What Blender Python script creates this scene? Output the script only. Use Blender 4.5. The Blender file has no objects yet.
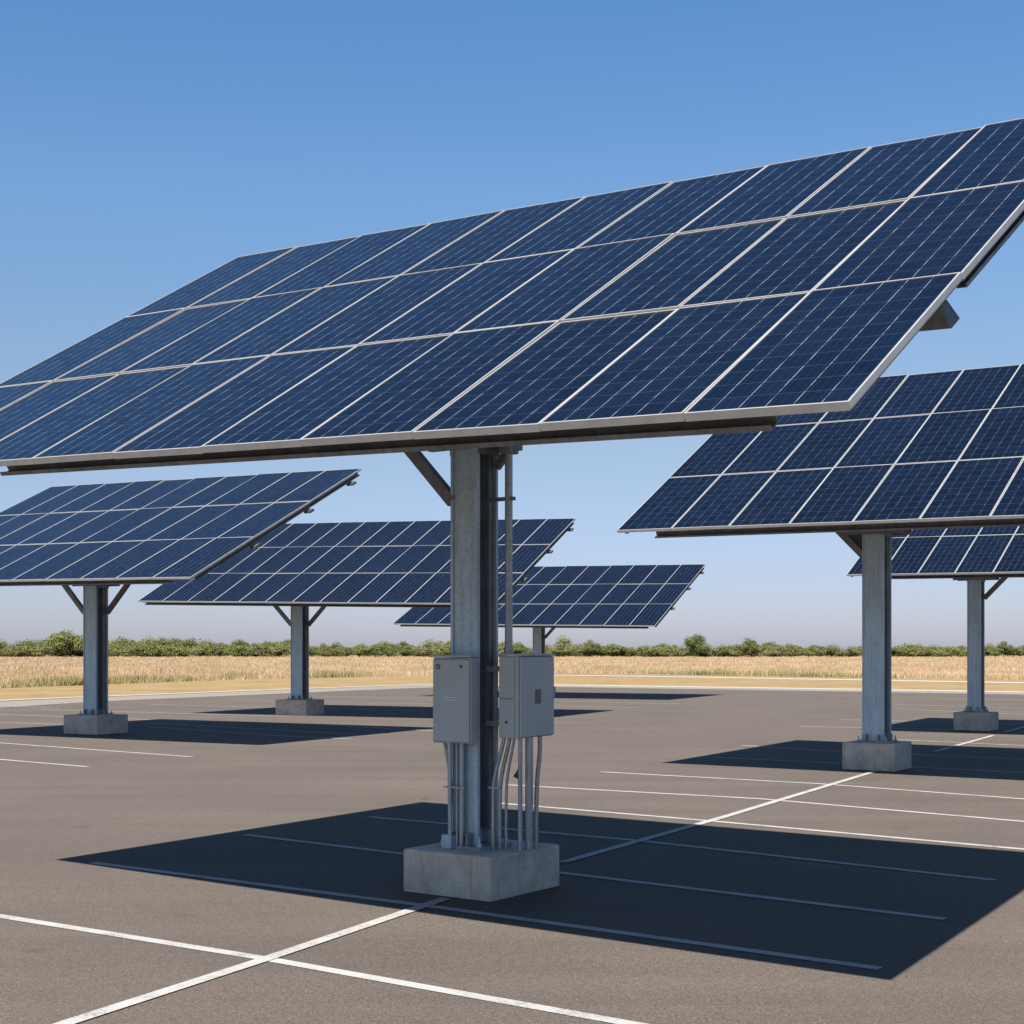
import bpy, bmesh, math, random
import numpy as np
from mathutils import Matrix, Vector

# ------------------------------------------------------------------ camera, light, exposure
sc = bpy.context.scene
COL = sc.collection
F, HY, EYE = 1450.0, 652.0, 1.75
cam = bpy.data.cameras.new('camera'); co = bpy.data.objects.new('camera', cam); COL.objects.link(co)
co.location = (0, 0, EYE); co.rotation_euler = (math.radians(90), 0, 0)
cam.sensor_width = 36; cam.lens = 36 * F / 1024; cam.shift_y = (HY - 512) / 1024
cam.clip_start = .1; cam.clip_end = 6000
sc.camera = co

SUN_DIR = Vector((-.262, -.785, 1.0)).normalized()          # towards the sun: behind the camera, a little left
elev = math.asin(SUN_DIR.z)
w = bpy.data.worlds.new('World'); sc.world = w; w.use_nodes = True
nt = w.node_tree; nt.nodes.clear()
wo = nt.nodes.new('ShaderNodeOutputWorld'); bg = nt.nodes.new('ShaderNodeBackground')
sky = nt.nodes.new('ShaderNodeTexSky'); sky.sky_type = 'NISHITA'; sky.sun_disc = False
sky.sun_elevation = elev; sky.sun_rotation = math.atan2(SUN_DIR.x, SUN_DIR.y)
sky.altitude = 0; sky.air_density = 1.0; sky.dust_density = .6; sky.ozone_density = 3.0
bg.inputs['Strength'].default_value = .0358
tint = nt.nodes.new('ShaderNodeMix'); tint.data_type = 'RGBA'; tint.blend_type = 'MULTIPLY'; tint.inputs[0].default_value = 1
tc = nt.nodes.new('ShaderNodeTexCoord'); sx = nt.nodes.new('ShaderNodeSeparateXYZ'); nt.links.new(tc.outputs['Generated'], sx.inputs[0])
cr = nt.nodes.new('ShaderNodeValToRGB'); nt.links.new(sx.outputs['Z'], cr.inputs[0])     # deeper blue upwards, a greyer horizon
els = ((0, (.83, .85, 1.20)), (.05, (.85, .85, 1.13)), (.15, (1.07, 1.0, 1.0)), (.30, (1.05, 1.26, 1.38)), (.42, (.80, 1.24, 1.52)), (.65, (.50, .80, 1.10)), (1, (.40, .58, .88)))
while len(cr.color_ramp.elements) < len(els): cr.color_ramp.elements.new(.5)
for e, (p, c) in zip(cr.color_ramp.elements, els): e.position = p; e.color = (*c, 1)
nt.links.new(cr.outputs[0], tint.inputs[7])
nt.links.new(sky.outputs[0], tint.inputs[6]); nt.links.new(tint.outputs[2], bg.inputs[0]); nt.links.new(bg.outputs[0], wo.inputs[0])
sun = bpy.data.lights.new('sun', 'SUN'); so = bpy.data.objects.new('sun', sun); COL.objects.link(so)
sun.energy = 5.0; sun.angle = math.radians(.5); sun.color = (1, .955, .90)
so.rotation_euler = SUN_DIR.to_track_quat('Z', 'Y').to_euler(); so.location = (-20, -60, 70)
sc.view_settings.view_transform = 'Standard'; sc.view_settings.look = 'None'
sc.view_settings.exposure = 1.6; sc.view_settings.gamma = 1
sc.render.resolution_x = sc.render.resolution_y = 1024

# ------------------------------------------------------------------ helpers
rnd = random.Random(7)
RNG = np.random.default_rng(5)

def material(name, color, rough=.6, metal=0., spec=.5):
    m = bpy.data.materials.new(name); m.use_nodes = True
    b = m.node_tree.nodes['Principled BSDF']
    b.inputs['Base Color'].default_value = (*color, 1); b.inputs['Roughness'].default_value = rough
    b.inputs['Metallic'].default_value = metal; b.inputs['Specular IOR Level'].default_value = spec
    return m, m.node_tree, b

def N(nt, kind, **kw):
    n = nt.nodes.new(kind)
    for k, v in kw.items():
        if k.startswith('i_'):
            key = k[2:].replace('_', ' ')
            n.inputs[key].default_value = v
        else: setattr(n, k, v)
    return n

def mathn(nt, op, a, b=None, c=None, clamp=False):
    n = nt.nodes.new('ShaderNodeMath'); n.operation = op; n.use_clamp = clamp
    for i, v in enumerate((a, b, c)):
        if v is None: continue
        if isinstance(v, (int, float)): n.inputs[i].default_value = v
        else: nt.links.new(v, n.inputs[i])
    return n.outputs[0]

def ramp(nt, fac, stops):
    r = nt.nodes.new('ShaderNodeValToRGB'); e = r.color_ramp.elements
    while len(e) < len(stops): e.new(.5)
    for el, (p, c) in zip(e, stops): el.position = p; el.color = (*c, 1)
    nt.links.new(fac, r.inputs[0]); return r.outputs[0]

def mix(nt, fac, a, b, mode='MIX'):
    n = nt.nodes.new('ShaderNodeMix'); n.data_type = 'RGBA'; n.blend_type = mode
    for i, v in ((0, fac), (6, a), (7, b)):
        if isinstance(v, (int, float)): n.inputs[i].default_value = v
        elif isinstance(v, tuple): n.inputs[i].default_value = (*v, 1)
        else: nt.links.new(v, n.inputs[i])
    return n.outputs[2]

def noise(nt, vec, scale, detail=4, rough=.6):
    n = nt.nodes.new('ShaderNodeTexNoise'); n.inputs['Scale'].default_value = scale
    n.inputs['Detail'].default_value = detail; n.inputs['Roughness'].default_value = rough
    if vec is not None: nt.links.new(vec, n.inputs['Vector'])
    return n.outputs['Fac']

def coords(nt): return nt.nodes.new('ShaderNodeTexCoord').outputs['Object']
def stretch(nt, vec, s, rz=0.):
    m = nt.nodes.new('ShaderNodeMapping'); m.inputs['Scale'].default_value = s
    m.inputs['Rotation'].default_value = (0, 0, rz); nt.links.new(vec, m.inputs['Vector']); return m.outputs[0]
def bump(nt, b, h, strength, dist):
    n = nt.nodes.new('ShaderNodeBump'); n.inputs['Strength'].default_value = strength; n.inputs['Distance'].default_value = dist
    nt.links.new(h, n.inputs['Height']); nt.links.new(n.outputs[0], b.inputs['Normal'])

def gnd(px, py, z=0.):                                     # where a spot of the photo lies on level ground
    Z = F * (EYE - z) / (py - HY); return Vector(((px - 512) * Z / F, Z, z))

class MB:
    def __init__(s): s.v = []; s.f = []; s.m = []
    def add(s, vs, fs, mi=0):
        o = len(s.v); s.v += [tuple(v) for v in vs]; s.f += [tuple(i + o for i in f) for f in fs]; s.m += [mi] * len(fs)
    def box(s, x0, x1, y0, y1, z0, z1, M=None, mi=0):
        vs = [Vector((x, y, z)) for z in (z0, z1) for x, y in ((x0, y0), (x1, y0), (x1, y1), (x0, y1))]
        if M is not None: vs = [M @ v for v in vs]
        s.add(vs, [(3, 2, 1, 0), (4, 5, 6, 7), (0, 1, 5, 4), (1, 2, 6, 5), (2, 3, 7, 6), (3, 0, 4, 7)], mi)
    def bar(s, p, q, wd, ht, up=(0, 0, 1), off=(0, 0), mi=0):   # rectangular bar from p to q
        p, q, up = Vector(p), Vector(q), Vector(up); d = (q - p); L = d.length; d.normalize()
        sd = d.cross(up).normalized(); u = sd.cross(d)
        M = Matrix((sd, d, u)).transposed().to_4x4(); M.translation = p
        s.box(off[0] - wd / 2, off[0] + wd / 2, 0, L, off[1] - ht / 2, off[1] + ht / 2, M, mi)
    def ibeam(s, p, q, b, d, tf, tw, up):
        s.bar(p, q, b, tf, up, (0, d / 2 - tf / 2)); s.bar(p, q, b, tf, up, (0, -d / 2 + tf / 2)); s.bar(p, q, tw, d - 2 * tf, up)
    def cbeam(s, p, q, b, d, t, up):
        s.bar(p, q, b, t, up, (0, d / 2 - t / 2)); s.bar(p, q, b, t, up, (0, -d / 2 + t / 2))
        s.bar(p, q, t, d - 2 * t, up, (-b / 2 + t / 2, 0)); s.bar(p, q, t, t * 2.5, up, (b / 2 - t / 2, -d / 2 + t * 2.25))
    def tube(s, pts, r, n=10, caps=True):
        pts = [Vector(p) for p in pts]; rings = []
        prev = None
        for i, p in enumerate(pts):
            d = (pts[min(i + 1, len(pts) - 1)] - pts[max(i - 1, 0)]).normalized()
            if prev is None:
                a = Vector((1, 0, 0)) if abs(d.x) < .9 else Vector((0, 1, 0)); u = d.cross(a).normalized()
            else: u = (prev - d * prev.dot(d)).normalized()
            prev = u; v = d.cross(u)
            rr = r[i] if isinstance(r, (list, tuple)) else r
            rings.append([p + (u * math.cos(t) + v * math.sin(t)) * rr for t in (2 * math.pi * k / n for k in range(n))])
        vs = [v for rg in rings for v in rg]; fs = []
        for i in range(len(pts) - 1):
            for k in range(n): a = i * n + k; b = i * n + (k + 1) % n; fs.append((a, b, b + n, a + n))
        if caps: fs.append(tuple(range(n - 1, -1, -1))); fs.append(tuple(range((len(pts) - 1) * n, len(pts) * n)))
        s.add(vs, fs)
    def poly(s, pts, z0, z1):                               # vertical prism over a convex-or-not outline
        n = len(pts); vs = [(p[0], p[1], z0) for p in pts] + [(p[0], p[1], z1) for p in pts]
        s.add(vs, [tuple(range(n - 1, -1, -1)), tuple(range(n, 2 * n))] + [(i, (i + 1) % n, (i + 1) % n + n, i + n) for i in range(n)])
    def build(s, name, mats, parent=None, bevel=0, smooth=False):
        me = bpy.data.meshes.new(name); me.from_pydata(s.v, [], s.f)
        mats = mats if isinstance(mats, (list, tuple)) else [mats]
        for m in mats: me.materials.append(m)
        if len(mats) > 1: me.polygons.foreach_set('material_index', s.m)
        if smooth:
            me.polygons.foreach_set('use_smooth', [True] * len(me.polygons))
        me.validate(); me.update()
        o = bpy.data.objects.new(name, me); COL.objects.link(o)
        if parent is not None: o.parent = parent
        if bevel:
            b = o.modifiers.new('bevel', 'BEVEL'); b.width = bevel; b.segments = 2; b.limit_method = 'ANGLE'
        if smooth:
            try: me.set_sharp_from_angle(angle=math.radians(40))
            except Exception: pass
        return o

def tag(o, label=None, cat=None, group=None, kind=None):
    if label: o['label'] = label
    if cat: o['category'] = cat
    if group: o['group'] = group
    if kind: o['kind'] = kind
    return o
def empty(name, loc, rz=0):
    o = bpy.data.objects.new(name, None); COL.objects.link(o); o.empty_display_size = .3
    o.location = loc; o.rotation_euler = (0, 0, rz); return o

# ------------------------------------------------------------------ materials
def mat_asphalt():
    m, nt, b = material('asphalt', (.13, .11, .1), .85, 0, .3)
    c = coords(nt)
    big = noise(nt, c, .35, 4, .55)
    streak = noise(nt, stretch(nt, c, (.25, 2.2, 1), math.radians(33)), .55, 5, .6)
    fine = noise(nt, c, 90, 3, .75)
    vo = N(nt, 'ShaderNodeTexVoronoi'); vo.inputs['Scale'].default_value = 130; nt.links.new(c, vo.inputs['Vector'])
    g = nt.nodes.new('ShaderNodeSeparateColor'); nt.links.new(vo.outputs['Color'], g.inputs[0])
    a = ramp(nt, fine, [(.2, (.036, .0282, .0220)), (.5, (.069, .0558, .0448)), (.8, (.112, .094, .078))])
    stone = ramp(nt, g.outputs[0], [(0, (.55, .53, .51)), (.35, (.95, .95, .95)), (.8, (1.03, 1.03, 1.03)), (1, (1.6, 1.56, 1.52))])
    a = mix(nt, 1., a, stone, 'MULTIPLY')
    a = mix(nt, 1., a, ramp(nt, big, [(.3, (.90, .90, .91)), (.7, (1.09, 1.08, 1.06))]), 'MULTIPLY')
    a = mix(nt, 1., a, ramp(nt, streak, [(.25, (.84, .84, .85)), (.5, (1, 1, 1)), (.75, (1.14, 1.13, 1.11))]), 'MULTIPLY')
    spot = noise(nt, c, 1.7, 2, .5)                        # old drips and faint patches
    a = mix(nt, 1., a, ramp(nt, spot, [(.24, (.80, .80, .81)), (.33, (1, 1, 1))]), 'MULTIPLY')
    nt.links.new(a, b.inputs['Base Color'])
    bump(nt, b, mathn(nt, 'ADD', fine, mathn(nt, 'MULTIPLY', g.outputs[0], .35)), .45, .005)
    return m
def mat_paint():
    m, nt, b = material('road_paint', (.75, .73, .69), .7)
    c = coords(nt)
    n = noise(nt, c, 60, 4, .75); n2 = noise(nt, c, 3.5, 4, .6)
    k = mathn(nt, 'ADD', mathn(nt, 'MULTIPLY', n, .8), mathn(nt, 'MULTIPLY', n2, .5))
    col = ramp(nt, k, [(.50, (.10, .088, .078)), (.575, (.215, .206, .19)), (.68, (.265, .256, .242)), (1, (.31, .30, .285))])
    nt.links.new(col, b.inputs['Base Color']); bump(nt, b, n, .3, .003)
    return m
def mat_concrete(name='concrete', base=(.30, .285, .25), stain=.55):
    m, nt, b = material(name, base, .85, 0, .3)
    c = coords(nt)
    n1 = noise(nt, c, 5, 6, .65); n2 = noise(nt, c, 120, 3, .7)
    st = noise(nt, stretch(nt, c, (9, 9, .5)), 3, 5, .6)
    k = tuple(v * stain for v in base); hi = tuple(min(1, v * 1.25) for v in base)
    col = ramp(nt, n1, [(.3, k), (.5, base), (.72, hi)])
    col = mix(nt, mathn(nt, 'MULTIPLY', ramp(nt, st, [(.52, (0, 0, 0)), (.72, (1, 1, 1))]), .45), col, (base[0] * .55, base[1] * .45, base[2] * .35))
    col = mix(nt, 1., col, ramp(nt, n2, [(.25, (.7, .7, .7)), (.55, (1, 1, 1)), (.9, (1.15, 1.15, 1.15))]), 'MULTIPLY')
    nt.links.new(col, b.inputs['Base Color'])
    bump(nt, b, mathn(nt, 'ADD', mathn(nt, 'MULTIPLY', n2, .4), n1), .35, .006)
    return m
def mat_steel(name, base=(.36, .37, .37), metal=.45, rough=.5, mottle=1.):
    m, nt, b = material(name, base, rough, metal)
    c = coords(nt)
    vo = N(nt, 'ShaderNodeTexVoronoi'); vo.inputs['Scale'].default_value = 55; nt.links.new(c, vo.inputs['Vector'])
    g = nt.nodes.new('ShaderNodeSeparateColor'); nt.links.new(vo.outputs['Color'], g.inputs[0])
    st = noise(nt, stretch(nt, c, (9, 9, .6)), 2.5, 6, .65); n = noise(nt, c, 3, 5, .6)
    col = ramp(nt, n, [(.3, tuple(v * (1 - .28 * mottle) for v in base)), (.55, base), (.75, tuple(v * (1 + .2 * mottle) for v in base))])
    col = mix(nt, 1., col, ramp(nt, g.outputs[0], [(0, (.88, .88, .89)), (1, (1.1, 1.1, 1.1))]), 'MULTIPLY')
    col = mix(nt, 1., col, ramp(nt, st, [(.3, (1 - .3 * mottle, 1 - .31 * mottle, 1 - .32 * mottle)), (.5, (1, 1, 1)), (.8, (1.12, 1.12, 1.12))]), 'MULTIPLY')
    nt.links.new(col, b.inputs['Base Color'])
    nt.links.new(ramp(nt, st, [(.3, (rough + .15,) * 3), (.7, (rough - .08,) * 3)]), b.inputs['Roughness'])
    bump(nt, b, n, .15, .004)
    return m
def mat_enamel():
    m, nt, b = material('box_enamel', (.31, .38, .41), .42, 0, .5)
    c = coords(nt); n = noise(nt, c, 1.6, 5, .6); n2 = noise(nt, stretch(nt, c, (8, 8, .8)), 3, 5, .6)
    k = mathn(nt, 'ADD', mathn(nt, 'MULTIPLY', n, .6), mathn(nt, 'MULTIPLY', n2, .4))
    nt.links.new(ramp(nt, k, [(.3, (.30, .345, .36)), (.6, (.34, .385, .40))]), b.inputs['Base Color'])
    bump(nt, b, noise(nt, c, 300, 2), .05, .001); return m
def mat_alu():
    m, nt, b = material('aluminium', (.72, .71, .69), .42, .35)
    n = noise(nt, coords(nt), 8, 4)
    nt.links.new(ramp(nt, n, [(.3, (.255, .252, .245)), (.7, (.32, .317, .31))]), b.inputs['Base Color'])
    return m
def mat_cells(pw, ph, nx, ny, kx=1., ky=1.):                             # polycrystalline cells under glass
    m, nt, b = material('solar_cells', (.01, .02, .06), .16, 0, .5)
    b.inputs['IOR'].default_value = 1.5
    c = coords(nt); s = nt.nodes.new('ShaderNodeSeparateXYZ'); nt.links.new(c, s.inputs[0])
    oi = nt.nodes.new('ShaderNodeObjectInfo')
    def line(coord, period, half, off=0.):
        f = mathn(nt, 'FRACT', mathn(nt, 'ADD', mathn(nt, 'DIVIDE', coord, period), off))
        d = mathn(nt, 'MULTIPLY', mathn(nt, 'ABSOLUTE', mathn(nt, 'SUBTRACT', f, .5)), period)
        return mathn(nt, 'LESS_THAN', mathn(nt, 'SUBTRACT', period / 2, d), half)
    cx, cy = pw / nx, ph / ny
    gx = line(s.outputs['X'], cx, .0022); gy = line(s.outputs['Y'], cy, .0020)
    bb = line(s.outputs['X'], cx / 3, .0009, .5)
    # each cell its own tint
    cell = nt.nodes.new('ShaderNodeCombineXYZ')
    nt.links.new(mathn(nt, 'FLOOR', mathn(nt, 'DIVIDE', s.outputs['X'], cx)), cell.inputs[0])
    nt.links.new(mathn(nt, 'FLOOR', mathn(nt, 'DIVIDE', s.outputs['Y'], cy)), cell.inputs[1])
    nt.links.new(mathn(nt, 'MULTIPLY', oi.outputs['Random'], 97.), cell.inputs[2])
    wn = nt.nodes.new('ShaderNodeTexWhiteNoise'); nt.links.new(cell.outputs[0], wn.inputs['Vector'])
    vo = N(nt, 'ShaderNodeTexVoronoi'); vo.inputs['Scale'].default_value = 60; nt.links.new(c, vo.inputs['Vector'])
    g = nt.nodes.new('ShaderNodeSeparateColor'); nt.links.new(vo.outputs['Color'], g.inputs[0])
    t = mathn(nt, 'ADD', mathn(nt, 'MULTIPLY', wn.outputs['Value'], .6), mathn(nt, 'MULTIPLY', g.outputs[0], .4))
    col = ramp(nt, t, [(0, (.0013, .0029, .0074)), (.5, (.0019, .0042, .0105)), (1, (.0028, .0060, .0145))])
    pv = mathn(nt, 'ADD', mathn(nt, 'MULTIPLY', oi.outputs['Random'], .25), .88)
    vm = nt.nodes.new('ShaderNodeVectorMath'); vm.operation = 'SCALE'; nt.links.new(col, vm.inputs[0]); nt.links.new(pv, vm.inputs['Scale'])
    col = mix(nt, mathn(nt, 'MULTIPLY', bb, .10), vm.outputs[0], (.09, .10, .12))
    col = mix(nt, mathn(nt, 'MULTIPLY', gy, .35 * ky), col, (.045, .06, .09))
    # the gaps between cell strings are paler in broken dashes
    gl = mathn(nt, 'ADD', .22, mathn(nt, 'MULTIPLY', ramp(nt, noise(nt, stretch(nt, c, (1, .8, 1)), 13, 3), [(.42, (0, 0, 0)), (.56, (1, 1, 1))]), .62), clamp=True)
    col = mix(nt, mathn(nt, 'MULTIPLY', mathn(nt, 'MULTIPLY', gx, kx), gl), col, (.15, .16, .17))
    nt.links.new(col, b.inputs['Base Color'])
    dust = noise(nt, c, 2.2, 5, .6)
    nt.links.new(ramp(nt, dust, [(.3, (.13,) * 3), (.7, (.24,) * 3)]), b.inputs['Roughness'])
    b.inputs['Specular IOR Level'].default_value = .22
    return m
def mat_dry(name, a, b2, c3, sc_=.05):
    m, nt, b = material(name, a, .95, 0, .1)
    c = coords(nt); n = noise(nt, c, sc_, 6, .65); n2 = noise(nt, c, 1.2, 7, .75)
    col = ramp(nt, n, [(.32, a), (.5, b2), (.68, c3)])
    col = mix(nt, 1., col, ramp(nt, n2, [(.3, (.75, .75, .72)), (.7, (1.15, 1.15, 1.15))]), 'MULTIPLY')
    nt.links.new(col, b.inputs['Base Color']); return m
def mat_leaf(name, a, b2, sc_=.6):
    m, nt, b = material(name, a, .8, 0, .2)
    g = nt.nodes.new('ShaderNodeNewGeometry'); oi = nt.nodes.new('ShaderNodeObjectInfo')
    t = mathn(nt, 'ADD', mathn(nt, 'MULTIPLY', g.outputs['Random Per Island'], .6), mathn(nt, 'MULTIPLY', oi.outputs['Random'], .4))
    nt.links.new(ramp(nt, t, [(.1, a), (.9, b2)]), b.inputs['Base Color'])
    b.inputs['Subsurface Weight'].default_value = 0
    return m
def mat_drygrass():
    m, nt, b = material('dry_grass', (.2, .15, .1), .9, 0, .1)
    g = nt.nodes.new('ShaderNodeNewGeometry'); c = coords(nt)
    n = noise(nt, stretch(nt, c, (.8, .25, .0)), .20, 7, .7)
    t = mathn(nt, 'ADD', mathn(nt, 'MULTIPLY', g.outputs['Random Per Island'], .18), mathn(nt, 'MULTIPLY', n, .95))
    nt.links.new(ramp(nt, t, [(.36, (.150, .140, .060)), (.47, (.225, .165, .090)), (.58, (.290, .200, .124)), (.72, (.35, .26, .165))]), b.inputs['Base Color'])
    return m
M_ASPH = mat_asphalt(); M_PAINT = mat_paint(); M_CONC = mat_concrete(base=(.45, .405, .345), stain=.72); M_KERB = mat_concrete('kerb_concrete', (.29, .275, .25), .85)
M_APRON = mat_concrete('apron_concrete', (.165, .143, .118), .85)
M_STEEL = mat_steel('galvanised_steel', (.36, .455, .52), .35, .5, .45); M_DARK = mat_steel('weathered_steel', (.175, .18, .185), .35, .55)
M_SHOE = mat_steel('shoe_steel', (.05, .052, .055), .1, .7); M_PLATE = mat_steel('plate_steel', (.27, .29, .30), .3, .55); M_PIPE = mat_steel('conduit_steel', (.29, .33, .355), .5, .38, .4)
M_ALU = mat_alu(); M_SHADE_RAIL = mat_steel('shade_strip_rail_grey', (.15, .165, .175), .2, .5)  # dark grey of the added recess shade strips and the box rails
M_BACK, _, _ = material('backsheet', (.55, .55, .53), .6)
M_BOX = mat_enamel(); M_BOXD = mat_steel('box_enamel_seam', (.10, .11, .12), .1, .5)
M_BLACK, _, _ = material('black_rubber', (.02, .02, .022), .5); M_WHITE, _, _ = material('white_plastic', (.62, .62, .60), .5)
M_STICK = mat_steel('sticker', (.12, .12, .12), 0, .5)
M_FIELD = mat_dry('dry_ground', (.135, .098, .055), (.165, .125, .075), (.185, .145, .09))
M_VERGE = mat_dry('mown_straw', (.16, .108, .046), (.188, .133, .064), (.208, .156, .084), .25)

# ------------------------------------------------------------------ ground, lot, kerb
edge_px = [(-120, 709), (0, 701.2), (150, 695.4), (300, 689.4), (380, 686.6), (433, 684.9), (480, 684.6), (560, 685.4), (650, 686.6), (764, 688.3), (900, 690.4), (1024, 692.4), (1130, 694.4)]
kerb = [gnd(*p) for p in edge_px]
d0 = (kerb[0] - kerb[2]).normalized(); d1 = (kerb[-1] - kerb[-4]).normalized()
kerb = [kerb[0] + d0 * 95] + kerb + [kerb[-1] + d1 * 110]
def smooth(pts, n=2):
    for _ in range(n):
        q = [pts[0]]
        for a, b in zip(pts, pts[1:]): q += [a * .75 + b * .25, a * .25 + b * .75]
        pts = q + [pts[-1]]
    return pts
kerb = smooth(kerb, 3)
def strip(name, path, off0, off1, z, mat_, z1=None):       # band to the left/right of a path
    mb = MB(); L = []; R = []
    for i, p in enumerate(path):
        d = (path[min(i + 1, len(path) - 1)] - path[max(i - 1, 0)]).normalized(); nrm = Vector((d.y, -d.x, 0))
        L.append(p + nrm * off0); R.append(p + nrm * off1)
    n = len(path)
    if z1 is None:
        mb.add([Vector((p.x, p.y, z)) for p in L + R], [(i, i + n, i + n + 1, i + 1) for i in range(n - 1)])
    else:
        vs = [Vector((p.x, p.y, zz)) for zz in (z, z1) for p in L + R]
        fs = []
        for i in range(n - 1):
            a, b, c, d = i, i + n, i + n + 1, i + 1; u = 2 * n
            fs += [(a + u, b + u, c + u, d + u), (b, c, c + u, b + u), (d, a, a + u, d + u)]
        mb.add(vs, fs)
    return tag(mb.build(name, mat_), kind='structure')
g = MB(); g.add([(-3000, -1500, -.012), (3000, -1500, -.012), (3000, 4500, -.012), (-3000, 4500, -.012)], [(0, 1, 2, 3)])
tag(g.build('ground', M_FIELD), kind='structure')
lot = MB(); pts = [Vector((p.x, p.y, 0)) for p in kerb] + [Vector((170, -90, 0)), Vector((-90, -90, 0))]
lot.add(pts, [tuple(range(len(pts) - 1, -1, -1))])
lo = lot.build('parking_lot', M_ASPH); tag(lo, kind='structure')
strip('kerb', kerb, -.6, 0, -.01, M_KERB, .03)
apr = [p for p in kerb]
strip('pavement', apr, .003, 3.3, .004, M_APRON)
strip('grass_verge', kerb, -.61, -34, .0, M_VERGE)
# thin pale path behind the verge, right part
pth = smooth([gnd(x, y) for x, y in ((478, 674.6), (560, 675.3), (660, 676.6), (764, 678.4), (900, 680.8), (1024, 683), (1150, 685))], 2)
strip('path', pth, -1.3, 1.3, .012, M_KERB)

def stripe(px, wd=.092, z=.004):
    path = [gnd(x, y, 0) for x, y in px]
    mb = MB(); n = len(path); L = []
    for s in (-1, 1):
        for i, p in enumerate(path):
            d = (path[min(i + 1, n - 1)] - path[max(i - 1, 0)]).normalized(); nr = Vector((d.y, -d.x, 0))
            L.append(Vector((p.x, p.y, z)) + nr * s * wd / 2)
    mb.add(L, [(i, i + 1, i + 1 + n, i + n) for i in range(n - 1)])
    mb.f = [f[::-1] for f in mb.f]
    tag(mb.build('parking_line', M_PAINT), kind='structure')
LINES_B = [
    [(-160, 893), (0, 916.5), (265, 959), (640, 1026), (760, 1048)],
    [(92, 863), (440, 908), (880, 969)], [(245, 835), (560, 873), (945, 919.5)], [(368, 817), (640, 841), (995, 880.5)],
    [(482, 802), (720, 822), (1062, 853)], [(505, 785), (760, 799), (1062, 825)], [(600, 772), (820, 784), (1062, 802)],
    [(705, 757), (841, 763.5), (1062, 775)], [(742, 745.5), (841, 751.7), (1062, 761)], [(880, 739), (1062, 747.5)],
    [(800, 726.5), (940, 729.5), (1062, 734)], [(840, 719.5), (1062, 725)],
    [(-30, 741), (0, 743), (192, 757)], [(-30, 757), (88, 767)],
    [(150, 727), (300, 737.2), (352, 739)], [(150, 723), (350, 734)], [(322, 724.8), (432, 731)], [(-20, 722), (120, 726)],
    [(0, 714.5), (235, 722.6)], [(40, 709.5), (290, 716.5)], [(0, 706.6), (60, 708)], [(150, 704.5), (450, 712)], [(230, 700), (460, 704.5)], [(320, 696.3), (470, 699)],
    [(555, 701), (680, 704)], [(552, 706), (642, 707.8)], [(890, 697), (1062, 701)], [(880, 704), (1062, 709.5)], [(895, 709), (1062, 716)]]
for L_ in LINES_B: stripe(L_)
for L_ in ([(-40, 1060), (70, 1023), (265, 960), (446, 899)], [(562, 863), (720, 818.5), (877, 771)], [(934, 752), (993, 735.7)], [(1005, 732.5), (1060, 716)]): stripe(L_, .094, .007)

# ------------------------------------------------------------------ solar canopies
def basis(yaw, roll, tilt):
    y, r, t = map(math.radians, (yaw, roll, tilt))
    e1 = Vector((math.cos(y) * math.cos(r), math.sin(y) * math.cos(r), math.sin(r)))
    hz = Vector((-math.sin(y), math.cos(y), 0)); up = e1.cross(hz)
    e2 = hz * math.cos(t) + up * math.sin(t); return e1, e2, e1.cross(e2)

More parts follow.
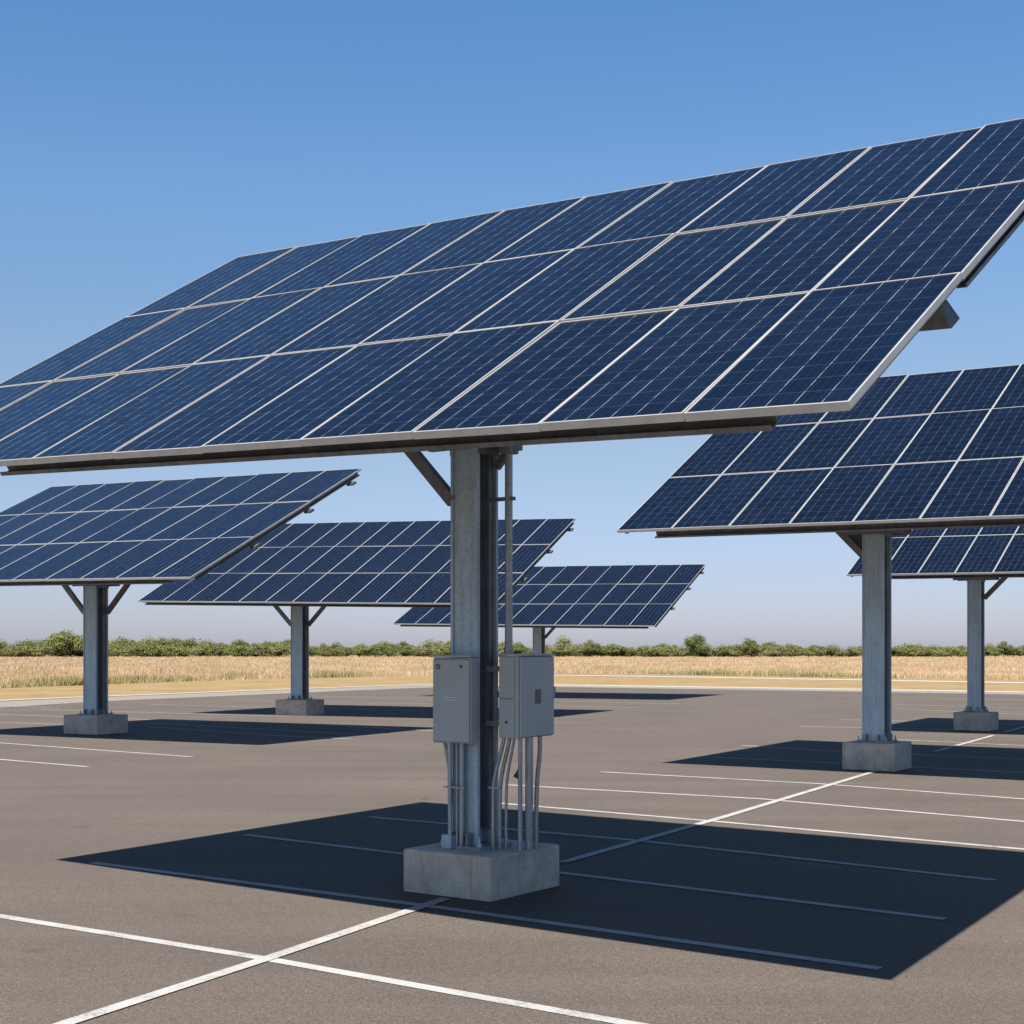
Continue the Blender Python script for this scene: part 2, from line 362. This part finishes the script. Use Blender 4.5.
CANOPY_GROUP = 'solar panel canopies standing in the parking lot'
def canopy(label, yaw, roll, tilt, w, h, n, P0, post, pw, base, base_h, zb, arms=(1, 1), arm_z=None, front=(.1, .9), cells=(6, 10), edge_from=.03, beam_k=.125, cell_k=(.9, .5), main=False):
    root = empty('solar_canopy', (post[0], post[1], 0), math.radians(yaw)); tag(root, label, 'solar canopy', CANOPY_GROUP)
    RW = Matrix.Rotation(math.radians(-yaw), 3, 'Z')
    e1, e2, nn = [RW @ v for v in basis(yaw, roll, tilt)]
    O = RW @ (Vector(P0) - Vector(post)); W = w * n; H = 3 * h
    P = lambda a, b, c=0.: O + e1 * a + e2 * b + nn * c
    R3 = Matrix((e1, e2, nn)).transposed().to_4x4()
    # concrete base
    bw, bd = base
    bx_, by_ = (.045, .03) if main else (0, 0)
    mb = MB(); mb.box(bx_ - bw / 2, bx_ + bw / 2, by_ - bd / 2, by_ + bd / 2, -.02, base_h)
    mb.build('concrete_base', M_CONC, root, bevel=.018 if main else .012)
    # post: H column
    a0 = -O.x / e1.x; bp = (-O.y) / e2.y; a0 = (-O.x - e2.x * bp) / e1.x
    ztop = P(a0, bp).z - .62
    tf = .022 if main else .03
    mb = MB(); mb.ibeam((0, 0, base_h + .024), (0, 0, ztop), pw, pw, tf, .018, (0, 1, 0))
    for sx in (-1, 1):                                     # raised edges of the flange facing the camera
        x0_, x1_ = sorted((sx * (pw / 2 - .020), sx * (pw / 2 + .003))); mb.box(x0_, x1_, -pw / 2 - .012, -pw / 2 - .0005, base_h + .024, ztop)
    mb.build('post', M_STEEL, root)
    mb = MB(); mb.box(.016, pw * .40, pw * .17, pw / 2 - tf - .012, base_h + .14, ztop - .05); mb.build('recess_shade_strip', M_SHADE_RAIL, root)  # dark box added to imitate deep shade in the post recess
    mb = MB(); q = pw / 2 + .075
    mb.box(-q, q, -q, q, base_h - .005, base_h + .024)
    for sx in (-1, 1):                                     # stiffeners between the flanges and outside them
        mb.box(sx * (pw / 2 + .004), sx * q, -.006, .006, base_h + .024, base_h + .13)
        for yy in (-1, 1):
            mb.box(sx * pw * .28 - .006, sx * pw * .28 + .006, yy * (pw / 2 + .003), yy * q, base_h + .024, base_h + .12)
    mb.build('base_plate', M_PLATE, root)
    for sx in (-1, 1):
        for sy in (-1, 1):
            mb = MB(); x, y = sx * (q - .03), sy * (q - .03)
            mb.tube([(x, y, base_h + .02), (x, y, base_h + .095)], .010, 8); mb.tube([(x, y, base_h + .024), (x, y, base_h + .05)], .021, 6)
            mb.build('anchor_bolt', M_STEEL, root)
    # head bracket, braces, girder
    az = arm_z
    mb = MB(); hw = .30 if main else .46
    mb.bar((-hw, -pw / 2 - .035, az), (hw, -pw / 2 - .035, az), .06, .10, (0, 0, 1))
    mb.bar((-hw, pw / 2 + .035, az), (hw, pw / 2 + .035, az), .06, .10, (0, 0, 1))
    for s in (-1, 1): mb.box(s * (pw / 2 + .002), s * (pw / 2 + .016), -pw / 2 - .004, pw / 2 + .004, az - .09, az + .12)
    mb.build('head_bracket', M_DARK, root)
    zg = ztop + .0
    for s in (-1, 1):
        if not arms[(s + 1) // 2]: continue
        z0 = zb + (.26 if (main and s > 0) else 0); yb = s * pw * .42
        rise = (P(a0, bp).z - .62 + e1.z * s) - z0
        mb = MB(); t = (.085 if s < 0 else .055) if main else .1
        mb.bar((s * pw / 2, yb, z0), (s * (pw / 2 + rise), yb, z0 + rise + .03), t * .75, t, (0, 0, 1))
        mb.build('brace', M_DARK, root)
    if main is False and not arms[1]:                      # gusset in place of the brace
        mb = MB(); mb.add([(-pw / 2, y, z) for y in (-.02, .02) for z in (zb, az + .05)] + [(-pw / 2 - .5, y, az + .05) for y in (-.02, .02)],
                          [(0, 1, 4), (3, 2, 5), (0, 4, 5, 2), (1, 3, 5, 4), (0, 2, 3, 1)])
        mb.build('gusset', M_DARK, root)
    mb = MB(); gc = -.42
    mb.ibeam(P(max(.06 * W, a0 - 3.6), bp, gc), P(min(.96 * W, a0 + 3.6), bp, gc), .14, .2, .014, .01, nn)
    mb.bar(P(a0, bp, gc - .1) - Vector((0, 0, .16)), P(a0, bp, gc - .1), pw, pw, (0, 1, 0))
    mb.build('girder', M_DARK, root)
    # rafters up the slope
    r0, r1 = .10 * H, .97 * H
    for a in (W * .2, W * .4, W * .6, W * .8):
        mb = MB(); mb.ibeam(P(a, r0 + .15, -.21), P(a, r1, -.21), .09, .15, .010, .008, nn); mb.build('rafter', M_DARK, root)
    ek = .065 if main else .09
    for a in (.05, W - .05):
        mb = MB(); mb.cbeam(P(a, edge_from * H, -.041 - ek / 2), P(a, .99 * H, -.041 - ek / 2), .05, ek, .006, nn); mb.build('edge_rail', M_DARK, root)
    # purlins along the rows
    fa, fb = front
    k = beam_k
    mb = MB(); mb.cbeam(P(fa * W, .025 * H, -.041 - k / 2), P(fb * W, .025 * H, -.041 - k / 2), .07, k, .007, nn); mb.build('beam', M_DARK, root)
    for i, b in enumerate((.335, .655, .93)):
        stick = .07 if not main else (.02, .02, .0)[i]
        mb = MB(); mb.cbeam(P(.14, b * H, -.087), P(W - .14, b * H, -.087), .06, .09, .006, nn)
        mb.build('purlin', M_DARK, root)
        if not main:                                       # shoe under the purlin end
            mb = MB(); mb.box(W - .10, W + .05, b * H - .09, b * H + .05, -.20, -.155, Matrix.Translation(O) @ R3); mb.build('purlin_shoe', M_SHOE, root)
    if main:                                               # flared beam end past the right edge
        mb = MB(); T = Matrix.Translation(O) @ R3
        A_ = [Vector(v) for v in ((W - .45, .335 * H - .04, -.135), (W - .45, .335 * H + .06, -.135), (W - .11, .335 * H + .06, -.135), (W - .11, .335 * H - .04, -.135))]
        B_ = [v + Vector((0, .0, -.10)) for v in A_]; B_[2].x += .05; B_[3].x += .05; B_[3].y -= .03; B_[0].y -= .03
        mb.add([T @ v for v in A_ + B_], [(0, 1, 2, 3), (7, 6, 5, 4), (0, 4, 5, 1), (1, 5, 6, 2), (2, 6, 7, 3), (3, 7, 4, 0)])
        mb.build('beam_end', M_DARK, root, bevel=.006)
    # solar panels: one frame and one glass mesh, thirty-odd copies
    gap = .005; fw, fd = .0095 if main else .0125, .038
    pw_, ph_ = w - gap, h - gap
    fr = MB()
    fr.box(0, pw_, 0, fw, -fd, 0); fr.box(0, pw_, ph_ - fw, ph_, -fd, 0); fr.box(0, fw, fw, ph_ - fw, -fd, 0); fr.box(pw_ - fw, pw_, fw, ph_ - fw, -fd, 0)
    fr.box(fw + .001, pw_ - fw - .001, fw + .001, ph_ - fw - .001, -.014, -.010, None, 1)
    fr.box(pw_ - .003, pw_ + gap - .0005, .001, ph_ + gap - .001, -.0365, -.033, None, 2); fr.box(.001, pw_ - .0035, ph_ - .003, ph_ + gap - .001, -.0365, -.033, None, 2)  # dark strips added under the gaps to stop sunlight leaking through
    jb = (pw_ / 2 - .06, pw_ / 2 + .06, ph_ - .25, ph_ - .16, -.034, -.0145)
    fr.box(*jb, None, 2)
    gl = MB(); gl.box(fw + .0005, pw_ - fw - .0005, fw + .0005, ph_ - fw - .0005, -.0095, -.0035)
    mc = mat_cells(pw_, ph_, *cells, *((1., 1.) if main else cell_k))
    f0 = g0 = None
    for j in range(3):
        for i in range(n):
            if f0 is None:
                f0 = fr.build('solar_panel', [M_ALU, M_BACK, M_BLACK], root); g0 = gl.build('glass', mc, f0); fo, go = f0, g0
            else:
                fo = f0.copy(); COL.objects.link(fo); fo.parent = root
                go = g0.copy(); COL.objects.link(go); go.parent = fo
            jr = Matrix.Rotation(math.radians(rnd.uniform(-.3, .3)), 4, 'X') @ Matrix.Rotation(math.radians(rnd.uniform(-.25, .25)), 4, 'Y')
            fo.matrix_local = Matrix.Translation(P(i * w + gap / 2, j * h + gap / 2, rnd.uniform(-.001, .001))) @ R3 @ jr
    return root

main = canopy('largest and nearest solar canopy, its grey post carrying two electrical boxes',
    -35.82, -2.04, 31.66, .7327, 1.4359, 10, (-4.634, 9.887, 2.976), (-.274, 10.752, 0), .245, (.80, .88), .31, 2.86, (1, 1), 3.29, (.235, .947), (6, 10), .36, beam_k=.09, main=True)
canopy('leftmost solar canopy, its wide array cut by the left edge, on a braced post',
    -29.14, -.71, 25.72, 0.8692, 1.8590, 10, (-13.107, 29.103, 3.144), (-8.982, 31.307, 0), .36, (.98, .92), .40, 2.6, (1, 1), 3.22, (-.0, .93))
canopy('wide low solar canopy just left of the nearest post, partly behind it',
    -24.58, -1.2, 26.21, 0.8202, 1.8711, 13, (-10.115, 39.188, 3.130), (-5.936, 40.600, 0), .36, (1.0, .95), .42, 2.5, (1, 1), 3.12, (.01, .97))
canopy('most distant and smallest solar canopy, seen right of the nearest post',
    -26.15, -.89, 24.32, .9697, 1.9798, 11, (-4.569, 55.53, 2.836), (1.05, 56.389, 0), .36, (1.0, .95), .40, 2.3, (0, 1), 2.76, (.02, .97))
canopy('second nearest solar canopy, cut by the right edge, on a square concrete base',
    -33.75, -.81, 30.05, 0.8544, 1.7780, 10, (1.454, 20.195, 3.443), (5.488, 21.799, 0), .33, (.80, .78), .40, 3.2, (1, 0), 3.56, (.06, .97), beam_k=.145, cell_k=(.48, 1.5))
canopy('solar canopy behind the second nearest one at the right edge, mostly hidden by it',
    -33, -.8, 28, 0.7427, 1.8195, 12, (6.909, 29.969, 3.348), (10.448, 32.649, 0), .30, (.80, .78), .40, 2.96, (0, 1), 3.42, (.09, .97), cell_k=(.48, 1.5))

# ------------------------------------------------------------------ electrical boxes and conduits on the nearest post
YAW = math.radians(-35.82); RT = Matrix.Rotation(YAW, 3, 'Z'); PO = Vector((-.274, 10.752, 0))
YW = math.radians(-33)
def at(name, x, y, z, label, cat, group=None):
    p = PO + Matrix.Rotation(YW, 3, 'Z') @ Vector((x, y, z)); o = empty(name, p, YW); tag(o, label, cat, group); return o
def disc(mb, c, nrm, r, t, n=14):
    c = Vector(c); nrm = Vector(nrm); mb.tube([c, c + nrm * t], r, n)
BH = .31
# left box (origin at the middle of its underside)
t = at('electrical_box', -.045, -.185, 1.085, 'narrow grey electrical box with a white sticker, left of the two on the nearest post', 'electrical box', 'electrical boxes on the nearest post')
mb = MB(); mb.box(-.168, .168, -.045, .052, 0, .625); mb.build('body', M_BOX, t, bevel=.006)
mb = MB(); mb.box(-.163, .160, -.062, -.0475, .008, .612); mb.build('door', M_BOX, t, bevel=.007)
mb = MB(); mb.box(-.180, .180, -.074, .056, .627, .642); mb.build('lid', M_BOX, t, bevel=.003)
mb = MB(); disc(mb, (-.115, -.0625, .558), (0, -1, 0), .019, .006); mb.box(-.120, -.100, -.078, -.069, .553, .563, None, 1); mb.build('latch', [M_STICK, M_STEEL], t)
mb = MB(); disc(mb, (.090, -.0625, .560), (0, -1, 0), .010, .006); mb.build('lock', M_BLACK, t)
mb = MB(); mb.box(-.055, .040, -.0645, -.0630, .312, .336)
for i in range(7): mb.box(-.049 + i * .0125, -.041 + i * .0125, -.0652, -.0647, .319, .329, None, 1)
mb.build('sticker', [M_WHITE, M_STICK], t)
mb = MB(); mb.box(-.12, .12, .053, .060, .08, .11); mb.box(-.12, .12, .053, .060, .50, .53); mb.build('mounting_rail', M_STEEL, t)
def pipes(parent, specs, org):
    for pts, r in specs:
        mb = MB(); P_ = [Vector(p) - Vector(org) for p in pts]
        mb.tube(smooth(P_, 2) if len(P_) > 2 else P_, r, 10); mb.build('conduit', M_PIPE, parent, smooth=True)
o1 = (-.045, -.185, 1.085)
pipes(t, [([(-.145, -.19, 1.09), (-.13, -.19, 1.05), (-.085, -.19, .82), (-.082, -.19, .70), (-.098, -.19, BH)], .014),
          ([(-.080, -.215, 1.09), (-.072, -.215, BH)], .0165), ([(-.045, -.17, 1.09), (-.045, -.17, BH)], .012),
          ([(-.005, -.165, 1.09), (-.005, -.165, BH)], .022)], o1)
mb = MB(); mb.box(-.125 - o1[0], .06 - o1[0], -.225 - o1[1], -.213 - o1[1], .755 - o1[2], .768 - o1[2]); mb.build('conduit_clamp', M_PIPE, t)
mb = MB(); mb.box(-.140 - o1[0], -.055 - o1[0], -.235 - o1[1], -.165 - o1[1], BH - o1[2], BH + .10 - o1[2]); mb.build('conduit_foot', M_STEEL, t, bevel=.006)
# right box
t = at('electrical_box', .364, .14, 1.127, 'deeper grey electrical box with a dark plate, right side of the nearest post', 'electrical box', 'electrical boxes on the nearest post')
mb = MB(); mb.box(-.092, .078, -.232, .238, 0, .595); mb.build('body', M_BOX, t, bevel=.007)
mb = MB(); mb.box(.080, .097, -.226, .232, .006, .588); mb.build('door', M_BOX, t, bevel=.006)
mb = MB(); mb.box(-.098, .104, -.244, .246, .597, .611); mb.build('lid', M_BOX, t, bevel=.003)
mb = MB(); mb.box(-.086, .045, -.238, -.2335, .012, .583); mb.build('side_panel', M_BOX, t, bevel=.0015)
mb = MB(); mb.box(-.080, .040, -.2402, -.2385, .282, .287); mb.build('seam', M_BOXD, t)
mb = MB(); disc(mb, (-.022, -.2385, .115), (0, -1, 0), .010, .006); mb.build('lock', M_BLACK, t)
mb = MB(); mb.box(.0975, .100, -.035, .040, .245, .350); mb.box(.1003, .1015, -.022, .027, .30, .338, None, 1); mb.build('rating_plate', [M_STICK, M_BOXD], t)
mb = MB(); mb.box(-.24, -.0945, -.18, -.15, .08, .12); mb.box(-.24, -.0945, -.18, -.15, .48, .52); mb.box(-.24, -.0945, .02, .05, .08, .12); mb.box(-.24, -.0945, .02, .05, .48, .52); mb.build('mounting_rail', M_SHADE_RAIL, t)
o2 = (.364, .14, 1.127)
pipes(t, [([(.430, -.05, 1.13), (.430, -.05, BH)], .017), ([(.43, .07, 1.13), (.43, .07, BH)], .030), ([(.455, .18, 1.13), (.455, .18, 1.0), (.435, .165, .80), (.432, .16, BH)], .017),
          ([(.32, -.02, 1.13), (.31, -.02, 1.07), (.245, -.03, .82), (.24, -.03, .62), (.24, -.03, BH)], .015),
          ([(.29, -.05, 1.13), (.28, -.05, 1.07), (.205, -.06, .82), (.20, -.06, .66), (.20, -.06, BH)], .015),
          ([(.36, -.02, 1.13), (.35, -.02, 1.07), (.29, -.01, .84), (.282, -.01, .66), (.282, -.01, BH)], .011)], o2)
mb = MB(); mb.box(.16 - o2[0], .262 - o2[0], -.068 - o2[1], -.060 - o2[1], .752 - o2[2], .765 - o2[2]); mb.build('conduit_clamp', M_PIPE, t)
mb = MB(); mb.tube([(.425 - o2[0], -.036 - o2[1], .935 - o2[2]), (.414 - o2[0], -.044 - o2[1], .88 - o2[2]), (.398 - o2[0], -.055 - o2[1], .84 - o2[2])], [.008, .018, .026], 8); mb.build('cable_gland', M_BLACK, t)
# tall conduit to the array, from the lid of the right box
mb = MB()
mb.tube([(.285 - o2[0], .02 - o2[1], 1.74 - o2[2]), (.285 - o2[0], .02 - o2[1], 3.42 - o2[2])], .0285, 12)
mb.tube([(.285 - o2[0], .02 - o2[1], 1.738 - o2[2]), (.285 - o2[0], .02 - o2[1], 1.78 - o2[2])], .037, 12)
mb.build('riser_conduit', M_PIPE, t, smooth=True)
mb = MB(); mb.box(.125 - o2[0], .33 - o2[0], .0 - o2[1], .045 - o2[1], 2.86 - o2[2], 2.885 - o2[2]); mb.build('conduit_clamp', M_DARK, t)
mb = MB(); mb.box(.235 - o2[0], .335 - o2[0], -.04 - o2[1], .08 - o2[1], 3.20 - o2[2], 3.34 - o2[2]); mb.build('pull_box', M_DARK, t, bevel=.006)
# empty builder; the recess shade strip is built with each canopy
mb = MB()

# ------------------------------------------------------------------ tall dry grass (nobody could count it)
def fast_mesh(name, V, faces_n, nv, mat_):
    me = bpy.data.meshes.new(name); me.vertices.add(len(V)); me.vertices.foreach_set('co', V.astype(np.float32).ravel())
    me.loops.add(faces_n * nv); me.loops.foreach_set('vertex_index', np.arange(faces_n * nv, dtype=np.int32))
    me.polygons.add(faces_n); me.polygons.foreach_set('loop_start', np.arange(0, faces_n * nv, nv, dtype=np.int32))
    me.polygons.foreach_set('loop_total', np.full(faces_n, nv, dtype=np.int32))
    me.materials.append(mat_); me.update(calc_edges=True); me.validate(); return me
M_GRASS = mat_drygrass(); M_WEED = mat_leaf('green_weed', (.085, .085, .028), (.18, .16, .062))
front_px = [(-200, 694), (0, 688.5), (150, 683), (300, 678.2), (433, 675.6), (555, 673.0), (660, 674.4), (764, 676.2), (900, 678.4), (1024, 680.6), (1200, 684)]
fx = np.array([(p[0] - 512) / F for p in front_px]); fz = np.array([F * EYE / (p[1] - HY) for p in front_px])
def grass(name, n, zmax, hmin, hmax, mat_, sel=None, clump=None, wmul=1.):
    u = RNG.uniform(-.62, .62, n); z0 = np.interp(u, fx, fz); s = RNG.uniform(0, 1, n)
    if clump is None: Z = z0 * (zmax / z0) ** s
    else:
        k = RNG.integers(0, len(clump), n); c = np.array(clump)[k]
        u = c[:, 0] + RNG.normal(0, 1, n) * c[:, 2] ; z0 = np.interp(u, fx, fz); Z = z0 * c[:, 1] + np.abs(RNG.normal(0, 1, n)) * c[:, 3]
    X = u * Z; hh = RNG.uniform(hmin, hmax, n) * (.75 + .25 * np.sin(X * .21 + 1.3) * np.sin(Z * .17)); wd = (.006 + Z * .00011) * wmul
    an = RNG.uniform(0, np.pi, n); lean = RNG.normal(0, .35, (n, 2)) * hh[:, None]
    V = np.zeros((n, 3, 3)); dx, dy = np.cos(an) * wd, np.sin(an) * wd
    V[:, 0] = np.c_[X - dx, Z - dy, np.full(n, -.012)]; V[:, 1] = np.c_[X + dx, Z + dy, np.full(n, -.012)]
    V[:, 2] = np.c_[X + lean[:, 0], Z + lean[:, 1], hh]
    o = bpy.data.objects.new(name, fast_mesh(name, V.reshape(-1, 3), n, 3, mat_)); COL.objects.link(o)
    return tag(o, kind='stuff')
o = grass('tall_grass', 620000, 560, .28, .56, M_GRASS); tag(o, 'tall dry straw-coloured grass covering the field behind the lot', 'grass')
cl = [((x - 512) / F, k, sx, sz) for x, k, sx, sz in ((20, 1.0, .014, 1.5), (45, 1.02, .012, 2), (72, 1.0, .010, 1), (85, 1.0, .008, 1), (125, 1.0, .02, 1.5), (136, 1.03, .007, 1), (235, 1.02, .006, 1.5), (175, 1.01, .01, 1), (708, 1.0, .012, 1), (690, 1., .02, 1), (850, 1.0, .02, 1), (790, 1., .02, 1), (330, 1.0, .012, 1))]
o = grass('weeds', 5000, 0, .25, .75, M_WEED, clump=cl, wmul=1.3); tag(o, 'greenish weeds along the near edge of the dry field', 'weeds')

# ------------------------------------------------------------------ far treeline: crowns of small leaf faces
M_BARK, _, _ = material('bark', (.10, .08, .06), .9)
M_LEAF = [mat_leaf('olive_leaves', (.060, .066, .020), (.130, .134, .045)), mat_leaf('green_leaves', (.050, .064, .018), (.115, .130, .038)), mat_leaf('dusty_leaves', (.072, .074, .028), (.140, .138, .058))]
def crown_mesh(seed, R, Hc, lobes, n, mat_, zlow=.08):
    r = np.random.default_rng(seed); V = []
    cs = []
    for k in range(lobes):
        a = r.uniform(0, 2 * np.pi); d = r.uniform(.0, .8) * R
        cs.append((np.cos(a) * d, np.sin(a) * d, Hc * r.uniform(.28, .86) * (1 - .30 * d / R), R * r.uniform(.16, .38)))
    cs = np.array(cs); k = r.integers(0, lobes, n); c = cs[k]
    dr = r.normal(size=(n, 3)); dr /= np.linalg.norm(dr, axis=1)[:, None]
    rad = c[:, 3] * (r.uniform(.1, 1.5, n) ** .5)
    C_ = c[:, :3] + dr * rad[:, None] * np.array([1, 1, .85]); C_[:, 2] = np.maximum(C_[:, 2], zlow * Hc * r.uniform(.3, 1.4, n))
    s = r.uniform(.07, .19, n); nv = dr + r.normal(0, .6, (n, 3)); nv /= np.linalg.norm(nv, axis=1)[:, None]
    a = np.cross(nv, r.normal(size=(n, 3))); a /= np.linalg.norm(a, axis=1)[:, None]; b = np.cross(nv, a)
    V = np.stack([C_ + a * s[:, None], C_ + b * s[:, None] * .7, C_ - a * s[:, None], C_ - b * s[:, None] * .7], 1)
    return fast_mesh('crown', V.reshape(-1, 3), n, 4, mat_)
def trunk_mesh(seed, Hc, R):
    r = random.Random(seed); mb = MB()
    mb.tube([(0, 0, -.1), (.05, 0, Hc * .25), (r.uniform(-.2, .2), 0, Hc * .6)], [.16, .12, .05], 7)
    for k in range(5):
        a = r.uniform(0, 6.28); mb.tube([(0, 0, Hc * r.uniform(.08, .3)), (math.cos(a) * R * .3, math.sin(a) * R * .3, Hc * .5), (math.cos(a) * R * .5, math.sin(a) * R * .5, Hc * .72)], [.08, .05, .02], 5)
    return mb
protos = []
spec = [(3.6, 5.2, 9), (4.4, 4.6, 11), (3.0, 5.8, 8), (5.0, 4.2, 13), (3.8, 6.2, 10), (4.2, 5.0, 12)]
for i, (R, Hc, lb) in enumerate(spec):
    cm = crown_mesh(20 + i, R, Hc, lb * 2, 6500, M_LEAF[i % 3]); tm = trunk_mesh(i, Hc, R)
    root = None
    protos.append((cm, tm, Hc))
used = {}
def plant(i, x, y, s, rz, name, label, cat, group=None, sx=1.):
    cm, tm, Hc = protos[i]
    root = empty(name, (x, y, -.01), rz); root.scale = (s * sx, s * sx, s); tag(root, label, cat, group)
    c = bpy.data.objects.new('crown', cm); COL.objects.link(c); c.parent = root
    if i not in used: t_ = tm.build('trunk', M_BARK, root); used[i] = t_.data
    else:
        t_ = bpy.data.objects.new('trunk', used[i]); COL.objects.link(t_); t_.parent = root
    return root
def tree_px(i, px, ytop, D, name, label, cat, group=None, sx=1.):
    hgt = (HY - ytop) * D / F + EYE; s = hgt / (protos[i][2] * 1.03)
    return plant(i, (px - 512) * D / F, D, s, rnd.uniform(0, 6.28), name, label, cat, group, sx)
G = 'trees and bushes of the far treeline'
LB = 'bushy green tree in the continuous far treeline beyond the dry grass'
# top of the treeline as the photo shows it
tops = [(-200, 639), (-60, 639), (0, 639), (40, 635), (70, 632), (100, 638), (150, 637), (200, 640), (240, 640), (300, 640), (360, 643), (400, 640), (440, 641), (500, 642), (540, 643), (620, 646), (660, 643), (720, 647), (760, 643), (800, 643), (840, 644), (880, 643), (920, 644), (960, 645), (1000, 641), (1040, 642), (1250, 642)]
tx, ty = zip(*tops)
px = -190.
while px < 1215:
    D = rnd.uniform(500, 580); yt = float(np.interp(px, tx, ty)) + rnd.uniform(-2.5, 6)
    tree_px(rnd.randrange(6), px, yt, D, 'tree', LB, 'tree', G, 1.1 + rnd.uniform(-.1, .35))
    px += rnd.uniform(9, 15)
px = -190.
while px < 1215:                                           # low scrub that closes the line below
    D = rnd.uniform(455, 485); yt = rnd.uniform(643.5, 647.5)
    tree_px(rnd.randrange(6), px, yt, D, 'bush', 'low green bush in front of the far treeline', 'bush', 'low bushes in front of the far treeline', 1.9)
    px += rnd.uniform(11, 19)
for i, px, yt, D, sx, lab in ((1, 66, 630.5, 465, 1.0, 'tallest bushy tree of the left treeline, just left of the left canopy post'),
                              (4, 696, 631.5, 450, 1.05, 'round-crowned green tree standing clear above the right treeline'),
                              (0, 752, 636, 460, 1.0, 'broad green tree right of the round-crowned tree'),
                              (5, 563, 635.5, 460, .95, 'pale olive tree just right of the electrical boxes'),
                              (2, 590, 638.5, 465, 1.3, 'small dark bushy tree between the boxes and the round-crowned tree'),
                              (3, 160, 638, 467, 1.0, 'low wide tree between the two left canopy posts'),
                              (2, 1004, 640, 467, 1.1, 'bushy tree at the far right end of the treeline')):
    tree_px(i, px, yt, D, 'tree', lab, 'tree', None, sx)
